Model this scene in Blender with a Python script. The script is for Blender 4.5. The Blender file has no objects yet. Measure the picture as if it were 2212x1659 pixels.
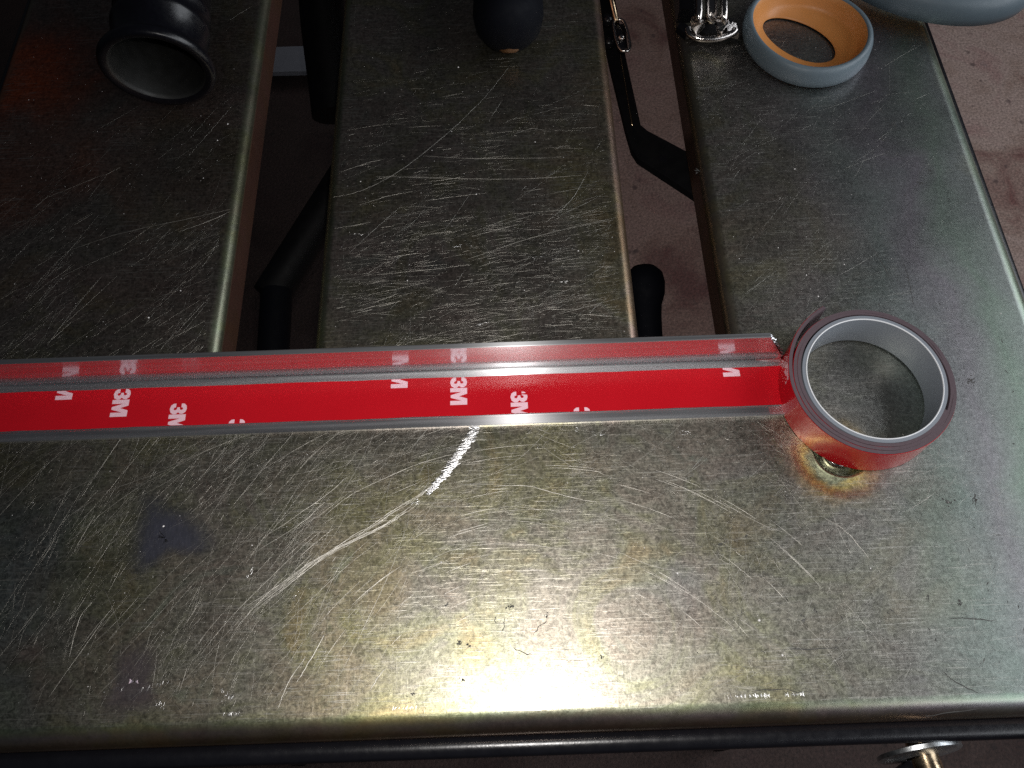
import bpy, bmesh, math, random
from mathutils import Vector, Matrix
from mathutils.geometry import tessellate_polygon

S = bpy.context.scene
COL = S.collection
rnd = random.Random(7)
MM = 0.001
DC = Vector((140.5, 128.5, 0))          # the dished screw hole in the table

# ------------------------------------------------------------------ camera
F_PX, CX, CY, H = 1792.0, 1106.0, 829.5, 335.0      # photo measured at 2212 px wide, millimetres above the table
Yc = Vector((-126, 3610, -1792)).normalized()
Xc = Vector((1, 126 / 3610, 0)).normalized()
Zc = Xc.cross(Yc)
cam_d = bpy.data.cameras.new('camera'); cam = bpy.data.objects.new('camera', cam_d); COL.objects.link(cam)
R3 = Matrix((Xc, Yc, Zc))
cam.matrix_world = Matrix.Translation((0, 0, H * MM)) @ R3.to_4x4()
cam_d.sensor_width = 36; cam_d.lens = 36 * F_PX / 2212
cam_d.clip_start = 0.01; cam_d.clip_end = 50
S.camera = cam


def un(px, py, z=0.0):
    """photo pixel (2212 wide) -> point on the horizontal plane z, millimetres"""
    d = R3 @ Vector(((px - CX) / F_PX, -(py - CY) / F_PX, -1))
    t = (z - H) / d.z
    return Vector((d.x * t, d.y * t, z))


# ------------------------------------------------------------------ light
W = bpy.data.worlds.new('World'); S.world = W; W.use_nodes = True
bg = W.node_tree.nodes['Background']
bg.inputs['Color'].default_value = (0.75, 0.82, 1, 1); bg.inputs['Strength'].default_value = 0.016


def lamp(name, kind, loc, power, color, size=0.01, size_y=None, target=None):
    l = bpy.data.lights.new(name, kind); l.energy = power; l.color = color
    if kind == 'AREA':
        l.size = size
        if size_y: l.shape = 'RECTANGLE'; l.size_y = size_y
    o = bpy.data.objects.new(name, l); COL.objects.link(o); o.location = loc
    if target is not None:
        o.rotation_euler = (Vector(target) - Vector(loc)).to_track_quat('-Z', 'Y').to_euler()
    return o


fla = lamp('phone_flash', 'SPOT', (0.003, 0.030, 0.334), 3.7, (1, 0.965, 0.93))
fla.data.shadow_soft_size = 0.0035; fla.data.spot_size = math.radians(118); fla.data.spot_blend = 1.0
fla.rotation_euler = (Vector((0.045, 0.08, 0)) - fla.location).to_track_quat('-Z', 'Y').to_euler()
lamp('open_door_daylight', 'AREA', (1.5, 0.0, 0.78), 28, (0.90, 0.945, 1.0), 2.4, 1.2, (0.6, 0.2, -0.5))

S.view_settings.view_transform = 'Standard'; S.view_settings.look = 'None'
S.view_settings.exposure = 0; S.view_settings.gamma = 1
S.cycles.use_denoising = False
S.cycles.sample_clamp_indirect = 2.5; S.cycles.blur_glossy = 0.2
S.cycles.max_bounces = 8


# ------------------------------------------------------------------ materials
class NT:
    def __init__(s, name):
        s.m = bpy.data.materials.new(name); s.m.use_nodes = True
        s.t = s.m.node_tree; s.b = s.t.nodes['Principled BSDF']; s.co = None

    def n(s, typ, **kw):
        nd = s.t.nodes.new(typ)
        for k, v in kw.items():
            if k.startswith('i_'): s.put(nd.inputs[k[2:].replace('_', ' ')], v)
            else: setattr(nd, k, v)
        return nd

    def put(s, sock, v):
        if isinstance(v, bpy.types.NodeSocket): s.t.links.new(v, sock)
        else: sock.default_value = v

    def coord(s):
        if s.co is None: s.co = s.n('ShaderNodeTexCoord').outputs['Object']
        return s.co

    def mapped(s, scale=(1, 1, 1), rot=0.0, loc=(0, 0, 0)):
        m = s.n('ShaderNodeMapping'); s.put(m.inputs['Vector'], s.coord())
        m.inputs['Scale'].default_value = scale; m.inputs['Rotation'].default_value = (0, 0, rot); m.inputs['Location'].default_value = loc
        return m.outputs[0]

    def noise(s, scale, detail=3, rough=0.5, vec=None, dist=0.0):
        nd = s.n('ShaderNodeTexNoise'); s.put(nd.inputs['Vector'], vec if vec is not None else s.coord())
        nd.inputs['Scale'].default_value = scale; nd.inputs['Detail'].default_value = detail
        nd.inputs['Roughness'].default_value = rough; nd.inputs['Distortion'].default_value = dist
        return nd.outputs['Fac']

    def ramp(s, fac, stops, interp='LINEAR'):
        r = s.n('ShaderNodeValToRGB'); s.put(r.inputs[0], fac); e = r.color_ramp.elements
        r.color_ramp.interpolation = interp
        while len(e) < len(stops): e.new(0.5)
        for k, (p, c) in enumerate(stops):
            e[k].position = p; e[k].color = (c, c, c, 1) if isinstance(c, (int, float)) else (*c, 1)
        return r.outputs[0]

    def math(s, op, a, b=0.0, c=0.0):
        nd = s.n('ShaderNodeMath', operation=op)
        s.put(nd.inputs[0], a); s.put(nd.inputs[1], b)
        if op in ('MULTIPLY_ADD', 'SMOOTH_MIN'): s.put(nd.inputs[2], c)
        return nd.outputs[0]

    def maprange(s, v, a, b, c=0.0, d=1.0, smooth=True):
        nd = s.n('ShaderNodeMapRange'); nd.clamp = True
        if smooth: nd.interpolation_type = 'SMOOTHSTEP'
        s.put(nd.inputs[0], v)
        for k, x in enumerate((a, b, c, d)): s.put(nd.inputs[k + 1], x)
        return nd.outputs[0]

    def mix(s, f, a, b, mode='MIX'):
        nd = s.n('ShaderNodeMix', data_type='RGBA', blend_type=mode)
        s.put(nd.inputs[0], f)
        s.put(nd.inputs[6], (*a, 1) if isinstance(a, tuple) else a)
        s.put(nd.inputs[7], (*b, 1) if isinstance(b, tuple) else b)
        return nd.outputs[2]

    def bump(s, height, strength, distance, normal=None):
        nd = s.n('ShaderNodeBump'); s.put(nd.inputs['Height'], height)
        nd.inputs['Strength'].default_value = strength; nd.inputs['Distance'].default_value = distance
        if normal is not None: s.put(nd.inputs['Normal'], normal)
        return nd.outputs[0]

    def set(s, **kw):
        for k, v in kw.items():
            k = k.replace('_', ' ')
            s.put(s.b.inputs[k], (*v, 1) if isinstance(v, tuple) and len(v) == 3 and 'Color' in k else v)
        return s


def plain(name, col, rough=0.5, metal=0.0, var=0.12, scale=60, bump=0.0, **kw):
    t = NT(name)
    n = t.noise(scale, 4, 0.6)
    c = t.mix(n, tuple(x * (1 - var) for x in col), tuple(min(1, x * (1 + var)) for x in col))
    t.set(Base_Color=c, Metallic=metal)
    t.set(Roughness=t.maprange(t.noise(scale * 2.3, 3), 0.3, 0.7, rough * 0.88, min(1, rough * 1.12)))
    if bump: t.set(Normal=t.bump(t.noise(scale * 8, 3), 0.4, bump))
    for k, v in kw.items(): t.b.inputs[k.replace('_', ' ')].default_value = v
    return t.m


def zinc():
    t = NT('yellow_zinc_plated_steel')
    xyz = t.n('ShaderNodeSeparateXYZ'); t.put(xyz.inputs[0], t.coord())
    X, Y = xyz.outputs['X'], xyz.outputs['Y']
    # the interference colours of the chromate: broad clouds, greener and bluer towards the rim
    cloud = t.noise(9, 3, 0.55, dist=0.6)
    base = t.ramp(cloud, [(0.28, (0.215, 0.20, 0.125)), (0.42, (0.215, 0.20, 0.155)), (0.52, (0.19, 0.185, 0.16)),
                          (0.62, (0.20, 0.185, 0.165)), (0.78, (0.175, 0.18, 0.185))])
    tint = t.ramp(t.noise(26, 4, 0.6, dist=1.2), [(0.30, (0.56, 0.50, 0.36)), (0.42, (0.48, 0.50, 0.41)), (0.50, (0.50, 0.50, 0.50)), (0.60, (0.52, 0.475, 0.48)), (0.72, (0.44, 0.50, 0.50))])
    base = t.mix(0.8, base, t.mix(1.0, base, t.mix(1.0, tint, (2.0, 2.0, 2.0), 'MULTIPLY'), 'MULTIPLY'))
    rim = t.maprange(t.math('ADD', X, t.math('MULTIPLY', t.noise(12, 2), 0.05)), 0.10, 0.24)
    rimc = t.ramp(t.math('ADD', t.math('MULTIPLY', t.maprange(X, 0.12, 0.245, 0, 1, False), 0.75), t.math('MULTIPLY', t.noise(16, 3, dist=0.8), 0.35)),
                  [(0.10, (0.19, 0.20, 0.195)), (0.35, (0.185, 0.185, 0.20)), (0.52, (0.168, 0.203, 0.198)), (0.66, (0.192, 0.19, 0.208)),
                   (0.78, (0.163, 0.207, 0.18)), (0.88, (0.18, 0.205, 0.20)), (0.97, (0.195, 0.215, 0.18))])
    c = t.mix(rim, base, rimc)
    left = t.maprange(t.math('ADD', X, t.math('MULTIPLY', t.noise(7, 2), 0.12)), -0.03, -0.20)
    left = t.math('MULTIPLY', left, t.maprange(Y, -0.13, 0.0))
    c = t.mix(left, c, t.ramp(t.noise(15, 3, dist=1.0), [(0.3, (0.22, 0.11, 0.075)), (0.5, (0.20, 0.14, 0.115)), (0.64, (0.16, 0.15, 0.13))]))  # brown-red reflection over the upper left, painted into the plate colour
    lm = t.math('MULTIPLY', t.maprange(t.math('ADD', X, t.math('MULTIPLY', t.noise(14, 3), 0.06)), -0.13, -0.19), t.maprange(Y, -0.15, -0.20))
    c = t.mix(t.math('MULTIPLY', lm, 0.7), c, t.ramp(t.noise(17, 3, dist=0.8), [(0.34, (0.15, 0.20, 0.17)), (0.46, (0.15, 0.18, 0.20)), (0.55, (0.17, 0.165, 0.16)), (0.66, (0.24, 0.15, 0.155))]))
    hot = t.n('ShaderNodeVectorMath', operation='DISTANCE'); t.put(hot.inputs[0], t.coord()); hot.inputs[1].default_value = (-0.262, 0.072, 0.75)
    hv = t.math('ADD', hot.outputs['Value'], t.math('MULTIPLY', t.math('SUBTRACT', t.noise(38, 4, 0.6, dist=0.6), 0.5), 0.05))
    c = t.mix(t.maprange(hv, 0.002, 0.045, 0.75, 0.0), c, (0.62, 0.13, 0.04))  # orange reflection at the far left, painted into the plate colour
    # rim bands from the folded edge
    e = t.n('ShaderNodeAttribute', attribute_name='fold').outputs['Fac']
    bands = t.ramp(t.math('ADD', e, t.math('MULTIPLY', t.noise(20, 2), 0.12)),
                   [(0.06, (0.5, 0.5, 0.5)), (0.16, (0.42, 0.58, 0.44)), (0.30, (0.58, 0.60, 0.52)), (0.46, (0.62, 0.52, 0.60)), (0.64, (0.64, 0.50, 0.48)), (0.85, (0.42, 0.30, 0.25))])
    ang = t.n('ShaderNodeVectorMath', operation='DISTANCE'); t.put(ang.inputs[0], t.coord()); ang.inputs[1].default_value = (DC.x * MM - 0.004, (DC.y - 300) * MM - 0.004, 0.75)
    rr = t.math('ADD', ang.outputs['Value'], t.math('MULTIPLY', t.math('SUBTRACT', t.noise(90, 4, 0.7), 0.5), 0.012))
    straw = t.ramp(t.math('MULTIPLY', rr, 40.0), [(0.4, (0.20, 0.22, 0.15)), (0.52, (0.40, 0.33, 0.12)), (0.68, (0.30, 0.24, 0.16)), (0.85, (0.22, 0.20, 0.17))])  # golden glint beside the screw hole, painted in as a straw tone
    c = t.mix(t.maprange(rr, 0.017, 0.025, 0.85, 0.0), c, straw)
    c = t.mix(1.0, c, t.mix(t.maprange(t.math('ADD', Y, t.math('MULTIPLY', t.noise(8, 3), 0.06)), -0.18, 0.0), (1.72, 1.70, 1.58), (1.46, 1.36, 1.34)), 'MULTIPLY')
    where = t.ramp(t.maprange(X, -0.3, 0.3, 0, 1, False), [(0.25, (0.44, 0.57, 0.46)), (0.40, (0.42, 0.52, 0.40)), (0.58, (0.62, 0.46, 0.50)), (0.66, (0.55, 0.52, 0.48)), (0.90, (0.52, 0.60, 0.50))])
    bands = t.mix(t.math('MULTIPLY', t.maprange(Y, -0.26, -0.24, 0.0, 0.85), t.maprange(e, 0.80, 0.97, 1, 0)), bands, where)
    bands = t.mix(t.maprange(e, 0.88, 0.99), bands, (0.40, 0.24, 0.20))  # the floor's brown reflection painted onto the fold walls
    c = t.mix(t.maprange(e, 0.0, 0.3, 0.0, 0.85), c, t.mix(1.0, c, t.mix(1.0, bands, (2.2, 2.2, 2.2), 'MULTIPLY'), 'MULTIPLY'))
    # fine crystalline speckle, dull worn grime
    sp = t.noise(620, 3, 0.8, dist=0.8)
    sp2 = t.noise(260, 4, 0.7)
    speck = t.maprange(sp, 0.35, 0.65, 0.60, 1.38, False)
    speck = t.math('MULTIPLY', speck, t.maprange(sp2, 0.36, 0.66, 0.80, 1.18, False))
    grey = t.n('ShaderNodeCombineColor'); [t.put(grey.inputs[k], speck) for k in range(3)]
    c = t.mix(t.math('MULTIPLY', t.maprange(X, 0.10, 0.22, 1.0, 0.35), t.maprange(e, 0.05, 0.3, 1, 0.15)), c, t.mix(1.0, c, grey.outputs[0], 'MULTIPLY'))
    fm = t.maprange(e, 0.05, 0.3, 1, 0.1)
    dirt = t.maprange(t.noise(45, 5, 0.75, dist=0.5), 0.62, 0.72)
    c = t.mix(t.math('MULTIPLY', dirt, 0.28), c, (0.06, 0.055, 0.05))
    fine = t.maprange(t.noise(1.0, 3, 0.6, t.mapped((1500, 60, 60), 0.03)), 0.55, 0.75)
    hair = t.maprange(t.noise(1.0, 3, 0.65, t.mapped((45, 1300, 60), 0.12)), 0.58, 0.66)
    hair2 = t.maprange(t.noise(1.0, 3, 0.65, t.mapped((50, 1100, 60), -0.75, (3, 1, 0))), 0.59, 0.67)
    hair3 = t.maprange(t.noise(1.0, 3, 0.65, t.mapped((60, 1200, 60), 0.7, (7, 5, 0))), 0.60, 0.68)
    h = t.math('ADD', t.math('MULTIPLY', hair, 1.0), t.math('ADD', hair2, t.math('ADD', hair3, t.math('MULTIPLY', fine, 0.5))))
    side = t.maprange(X, 0.14, 0.21, 1.0, 0.3)
    h = t.math('MULTIPLY', t.math('MULTIPLY', h, side), fm)
    c = t.mix(t.math('MINIMUM', t.math('MULTIPLY', h, t.maprange(t.noise(34, 4, 0.6), 0.38, 0.62, 0.12, 0.55)), 0.8), c, (0.60, 0.58, 0.52))
    rough = t.maprange(t.noise(22, 4, 0.6), 0.3, 0.7, 0.335, 0.40)
    rough = t.math('ADD', rough, t.math('MULTIPLY', t.math('SUBTRACT', sp, 0.5), 0.14))
    rough = t.math('ADD', rough, t.math('MULTIPLY', t.maprange(e, 0, 0.3), -0.05))
    b1 = t.bump(t.noise(14, 3, 0.5), 0.5, 0.0012)
    b2 = t.bump(t.noise(900, 4, 0.7), 0.35, 0.00006, b1)
    b3 = t.bump(h, 0.45, 0.00003, b2)
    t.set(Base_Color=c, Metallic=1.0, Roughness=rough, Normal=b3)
    hz = t.t.nodes.new('ShaderNodeBsdfPrincipled'); hz.inputs['Metallic'].default_value = 1.0; hz.inputs['Roughness'].default_value = 0.52
    t.put(hz.inputs['Base Color'], c); t.put(hz.inputs['Normal'], b3)
    ms = t.t.nodes.new('ShaderNodeMixShader'); t.put(ms.inputs[0], t.maprange(t.noise(30, 4, 0.65), 0.35, 0.65, 0.12, 0.28))
    t.t.links.new(t.b.outputs[0], ms.inputs[1]); t.t.links.new(hz.outputs[0], ms.inputs[2])
    t.t.links.new(ms.outputs[0], t.t.nodes['Material Output'].inputs['Surface'])
    return t.m


def alu():
    t = NT('extruded_aluminium')
    # drawn lines along the profile (x), so highlights smear across it
    lines = t.noise(1.0, 4, 0.7, t.mapped((5, 1800, 1800)))
    wide = t.noise(1.0, 3, 0.6, t.mapped((6, 320, 320)))
    c = t.mix(lines, (0.72, 0.72, 0.74), (0.88, 0.88, 0.89))
    r = t.ramp(t.noise(1.0, 3, 0.7, t.mapped((4, 700, 700), 0, (3, 1, 2))), [(0.42, 0.07), (0.58, 0.08), (0.68, 0.10)])
    t.set(Base_Color=c, Metallic=1.0, Roughness=r, Normal=t.bump(lines, 0.35, 0.000012), Anisotropic=0.98)
    b2 = t.t.nodes.new('ShaderNodeBsdfPrincipled'); b2.inputs['Metallic'].default_value = 1.0; b2.inputs['Roughness'].default_value = 0.6
    t.put(b2.inputs['Base Color'], c)
    ms = t.t.nodes.new('ShaderNodeMixShader'); t.put(ms.inputs[0], t.maprange(t.noise(1.0, 3, 0.6, t.mapped((9, 400, 400))), 0.35, 0.7, 0.2, 0.4))
    t.t.links.new(t.b.outputs[0], ms.inputs[1]); t.t.links.new(b2.outputs[0], ms.inputs[2])
    b3 = t.t.nodes.new('ShaderNodeBsdfPrincipled'); b3.inputs['Metallic'].default_value = 1.0; b3.inputs['Roughness'].default_value = 0.29
    b3.inputs['Anisotropic'].default_value = 1.0; b3.inputs['Anisotropic Rotation'].default_value = 0.25; t.put(b3.inputs['Base Color'], c)
    m2 = t.t.nodes.new('ShaderNodeMixShader'); m2.inputs[0].default_value = 0.34
    t.t.links.new(ms.outputs[0], m2.inputs[1]); t.t.links.new(b3.outputs[0], m2.inputs[2])
    t.t.links.new(m2.outputs[0], t.t.nodes['Material Output'].inputs['Surface'])
    tan = t.n('ShaderNodeCombineXYZ'); tan.inputs[0].default_value = 1.0; t.put(b3.inputs['Tangent'], tan.outputs[0])
    t.set(Tangent=tan.outputs[0]); t.b.inputs['Anisotropic Rotation'].default_value = 0.25
    return t.m


def concrete():
    t = NT('painted_concrete')
    big = t.noise(9, 5, 0.6, dist=0.5)
    c = t.ramp(big, [(0.3, (0.16, 0.07, 0.06)), (0.45, (0.29, 0.20, 0.165)), (0.55, (0.345, 0.25, 0.215)), (0.68, (0.29, 0.18, 0.16)), (0.8, (0.20, 0.185, 0.18))])
    spots = t.n('ShaderNodeTexVoronoi'); t.put(spots.inputs['Vector'], t.mix(0.06, t.coord(), t.n('ShaderNodeTexNoise', i_Scale=50).outputs['Color']))
    spots.inputs['Scale'].default_value = 42
    sp = t.maprange(spots.outputs['Distance'], 0.12, 0.28, 1.0, 0.0)
    sp = t.math('MULTIPLY', sp, t.maprange(t.noise(24, 3), 0.5, 0.62))
    fine = t.maprange(t.noise(260, 4, 0.7), 0.35, 0.68, 0.55, 1.38, False)
    g = t.n('ShaderNodeCombineColor'); [t.put(g.inputs[k], fine) for k in range(3)]
    c = t.mix(1.0, c, g.outputs[0], 'MULTIPLY')
    c = t.mix(t.math('MULTIPLY', sp, 0.75), c, (0.06, 0.035, 0.035))
    # shade under and in front of the table, painted into the concrete's colour
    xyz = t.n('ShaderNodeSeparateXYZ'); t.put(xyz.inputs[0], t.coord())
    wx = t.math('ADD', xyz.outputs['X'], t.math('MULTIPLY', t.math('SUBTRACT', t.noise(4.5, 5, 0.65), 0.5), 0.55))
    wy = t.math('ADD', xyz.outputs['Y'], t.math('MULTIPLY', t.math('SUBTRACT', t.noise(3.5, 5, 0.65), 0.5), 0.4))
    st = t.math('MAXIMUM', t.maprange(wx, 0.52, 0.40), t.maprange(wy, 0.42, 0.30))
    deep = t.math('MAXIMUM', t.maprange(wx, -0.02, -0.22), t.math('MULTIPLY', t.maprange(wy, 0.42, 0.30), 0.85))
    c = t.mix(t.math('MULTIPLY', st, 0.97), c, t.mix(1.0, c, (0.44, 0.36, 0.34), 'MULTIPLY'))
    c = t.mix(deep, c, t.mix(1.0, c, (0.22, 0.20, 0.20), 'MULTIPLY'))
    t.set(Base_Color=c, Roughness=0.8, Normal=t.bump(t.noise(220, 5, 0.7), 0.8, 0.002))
    return t.m


def liner_mat():
    t = NT('red_plastic_liner')
    c = t.mix(t.noise(40, 3), (0.42, 0.005, 0.011), (0.48, 0.008, 0.015))
    t.set(Base_Color=c, Roughness=0.20, Specular_IOR_Level=0.5,
          Normal=t.bump(t.noise(1, 2, 0.5, t.mapped((45, 120, 120))), 0.3, 0.0005))
    return t.m


def scratch_mat(name, col, rough, metal=1.0):
    t = NT(name)
    n = t.noise(900, 3, 0.7)
    t.set(Base_Color=t.mix(n, tuple(x * 0.6 for x in col), tuple(min(1, x * 1.25) for x in col)), Metallic=metal, Roughness=rough)
    return t.m


M_ZINC = zinc()
M_ALU = alu()
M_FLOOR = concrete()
M_RED = liner_mat()
M_INK = plain('pinkish_white_ink', (0.78, 0.50, 0.56), 0.4)
M_FOAM = plain('grey_foam_adhesive', (0.085, 0.058, 0.068), 0.75, 0, 0.2, 900, 0.00004)
M_CORE = plain('grey_plastic_core', (0.20, 0.22, 0.25), 0.38, 0, 0.08, 40)
M_RIM = plain('core_rim_highlight', (0.72, 0.73, 0.75), 0.4)  # reflection on the core's bevel, painted as a white rim
M_FRAME = plain('black_gloss_enamel', (0.006, 0.006, 0.008), 0.27, 0, 0.3, 120, 0.00008)
M_LEG = plain('black_satin_enamel', (0.003, 0.003, 0.004), 0.6, 0, 0.3, 60, Specular_IOR_Level=0.25)
M_BLACKPL = plain('black_moulded_plastic', (0.003, 0.003, 0.005), 0.3, 0, 0.3, 200, 0.0001)
M_BLACKIN = plain('dusty_black_bore', (0.012, 0.012, 0.011), 0.6, 0, 0.3, 80)
M_NAVY = plain('navy_black_rubber', (0.003, 0.0035, 0.006), 0.7, Specular_IOR_Level=0.1)
M_GREYGRIP = plain('grey_soft_grip', (0.115, 0.15, 0.175), 0.48, 0, 0.06, 100, 0.00005)
M_ORANGE = plain('orange_soft_grip', (0.55, 0.225, 0.06), 0.45, 0, 0.06, 80)
M_OCHRE = plain('ochre_handle_cap', (0.09, 0.038, 0.012), 0.5)
M_CHROME = plain('worn_nickel_plating', (0.62, 0.58, 0.55), 0.17, 1.0, 0.25, 220, 0.00025)
M_GOLD = plain('yellow_zinc_bolt', (0.72, 0.55, 0.36), 0.22, 1.0, 0.2, 200, 0.0001)
M_WASHER = plain('grey_zinc_washer', (0.50, 0.52, 0.53), 0.35, 1.0, 0.2, 300, 0.0001)
M_PALE = plain('pale_grey_board', (0.17, 0.17, 0.19), 0.8)
M_SCR = scratch_mat('bare_scratched_steel', (0.56, 0.535, 0.48), 0.46)
M_SCRB = scratch_mat('bright_gouged_steel', (0.55, 0.55, 0.55), 0.32)
M_SMUDGE = plain('dark_dried_smudge', (0.045, 0.043, 0.04), 0.75, 0, 0.4, 500)
M_DUST = plain('pale_dust_grains', (0.75, 0.72, 0.70), 0.6, 0, 0.2, 500)


def film(name, col, rough, edge=(0.10, 1.05), scale=30, amount=0.62):
    """a thin worn film whose ragged edge fades out"""
    t = NT(name)
    a = t.n('ShaderNodeAttribute', attribute_name='cover').outputs['Fac']
    v = t.math('ADD', a, t.math('MULTIPLY', t.math('SUBTRACT', t.noise(scale, 5, 0.7), 0.5), 0.9))
    al = t.maprange(v, edge[0], edge[1], 0, amount)
    st = t.maprange(t.noise(1.0, 3, 0.6, t.mapped((1100, 200, 60), 0.35)), 0.35, 0.7, 0.85, 1.12)
    g = t.n('ShaderNodeCombineColor'); [t.put(g.inputs[k], st) for k in range(3)]
    t.set(Base_Color=t.mix(1.0, col, g.outputs[0], 'MULTIPLY'), Metallic=0.9, Roughness=rough, Alpha=al)
    return t.m


# ------------------------------------------------------------------ mesh helpers (all input in millimetres)
def tag(o, label=None, cat=None, group=None, kind=None):
    for k, v in (('label', label), ('category', cat), ('group', group), ('kind', kind)):
        if v: o[k] = v
    return o


def empty(name, loc, label, cat, group=None):
    o = bpy.data.objects.new(name, None); COL.objects.link(o); o.location = Vector(loc) * MM
    o.empty_display_size = 0.02
    return tag(o, label, cat, group)


def mesh(name, vs, fs, mat, parent=None, smooth=True, normals=None, attrs=None, sharp=None):
    me = bpy.data.meshes.new(name)
    off = (parent_world(parent) if parent else Vector((0, 0, 0)))
    me.from_pydata([Vector(v) * MM - off for v in vs], [], fs)
    me.materials.append(mat)
    if smooth: me.polygons.foreach_set('use_smooth', [True] * len(me.polygons))
    if sharp is not None and smooth: me.set_sharp_from_angle(angle=math.radians(sharp))
    if attrs:
        for k, vals in attrs.items():
            a = me.attributes.new(k, 'FLOAT', 'POINT'); a.data.foreach_set('value', vals)
    me.update()
    if normals: me.normals_split_custom_set_from_vertices(normals)
    o = bpy.data.objects.new(name, me); COL.objects.link(o)
    if parent: o.parent = parent
    return o


def parent_world(p):
    v = Vector((0, 0, 0))
    while p is not None:
        v += p.location; p = p.parent
    return v


class G:
    """collects faces"""
    def __init__(s): s.v = []; s.f = []

    def add(s, vs, fs):
        k = len(s.v); s.v += [Vector(v) for v in vs]; s.f += [tuple(i + k for i in f) for f in fs]; return s

    def rings(s, rings, closed=True, cap0=False, cap1=False):
        n = len(rings[0]); vs = [v for r in rings for v in r]; fs = []
        for i in range(len(rings) - 1):
            for j in range(n if closed else n - 1):
                k = (j + 1) % n
                fs.append((i * n + j, i * n + k, (i + 1) * n + k, (i + 1) * n + j))
        if cap0: fs.append(tuple(range(n))[::-1])
        if cap1: fs.append(tuple((len(rings) - 1) * n + j for j in range(n)))
        return s.add(vs, fs)

    def box(s, a, b, M=None, bev=0.0):
        (x0, y0, z0), (x1, y1, z1) = a, b
        if not bev:
            vs = [Vector((x, y, z)) for z in (z0, z1) for x, y in ((x0, y0), (x1, y0), (x1, y1), (x0, y1))]
            fs = [(3, 2, 1, 0), (4, 5, 6, 7), (0, 1, 5, 4), (1, 2, 6, 5), (2, 3, 7, 6), (3, 0, 4, 7)]
        else:
            rs = []
            for z, d in ((z0, bev), (z0 + bev, 0), (z1 - bev, 0), (z1, bev)):
                rs.append([Vector((x, y, z)) for x, y in rrect(x0 + d, x1 - d, y0 + d, y1 - d, max(bev * 1.2, .2), 3)])
            g = G().rings(rs, cap0=True, cap1=True); vs, fs = g.v, g.f
        if M: vs = [M @ v for v in vs]
        return s.add(vs, fs)

    def sweep(s, path, prof, up=Vector((0, 0, 1)), caps=True, scales=None, closed=False):
        """prof: list of (a,b): a across (side), b along up"""
        P = [Vector(p) for p in path]; rs = []
        n = len(P)
        for i, p in enumerate(P):
            if closed: t = (P[(i + 1) % n] - P[i - 1])
            else: t = (P[min(i + 1, n - 1)] - P[max(i - 1, 0)])
            t.normalize(); side = t.cross(up)
            if side.length < 1e-5: side = Vector((1, 0, 0))
            side.normalize(); u = side.cross(t)
            k = scales[i] if scales else 1.0
            rs.append([p + side * a * k + u * b * k for a, b in prof])
        if closed: rs.append(rs[0])
        return s.rings(rs, True, caps and not closed, caps and not closed)

    def tube(s, path, r, n=14, **kw):
        return s.sweep(path, [(r * math.cos(2 * math.pi * k / n), r * math.sin(2 * math.pi * k / n)) for k in range(n)], **kw)

    def lathe(s, prof, origin, axis, n=48, cap=False):
        """prof: (r, t) along axis"""
        ax = Vector(axis).normalized(); q = Vector((0, 0, 1)).rotation_difference(ax); O = Vector(origin)
        rs = [[O + q @ Vector((max(r, 1e-3) * math.cos(2 * math.pi * k / n), max(r, 1e-3) * math.sin(2 * math.pi * k / n), t)) for k in range(n)] for r, t in prof]
        return s.rings(rs, True, cap, cap)

    def out(s, name, mat, parent=None, **kw): return mesh(name, s.v, s.f, mat, parent, **kw)


def rrect(x0, x1, y0, y1, r, n=8):
    out = []
    for cx, cy, a0 in ((x1 - r, y0 + r, -90), (x1 - r, y1 - r, 0), (x0 + r, y1 - r, 90), (x0 + r, y0 + r, 180)):
        for k in range(n + 1):
            a = math.radians(a0 + 90 * k / n); out.append((cx + r * math.cos(a), cy + r * math.sin(a)))
    return out


def catmull(pts, n=8, closed=False):
    P = [Vector(p) for p in pts]; out = []
    m = len(P)
    for i in range(m if closed else m - 1):
        if closed: a, b, c, d = P[i - 1], P[i], P[(i + 1) % m], P[(i + 2) % m]
        else: a, b, c, d = P[max(i - 1, 0)], P[i], P[i + 1], P[min(i + 2, m - 1)]
        for k in range(n):
            t = k / n
            out.append(0.5 * ((2 * b) + (c - a) * t + (2 * a - 5 * b + 4 * c - d) * t * t + (3 * b - a - 3 * c + d) * t ** 3))
    if not closed: out.append(P[-1])
    return out


# ================================================================== the setting: floor
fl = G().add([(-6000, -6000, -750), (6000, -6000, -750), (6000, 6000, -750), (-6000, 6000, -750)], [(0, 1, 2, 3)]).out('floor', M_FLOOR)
tag(fl, kind='structure')

# ================================================================== the work table
TX0, TX1, TY0, TY1 = -273.0, 237.0, 30.0, 900.0     # flat of the outer contour, before the folded edge
RO, RS = 9.0, 6.0
SLOTS = [(-141.5, -85.5, 158.0, 830.0), (54.0, 107.0, 158.0, 830.0)]
DR = 22.5

table = empty('work_table', (0, 300, -750), 'scratched yellow zinc plated steel work table with two long slots', 'table')


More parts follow.
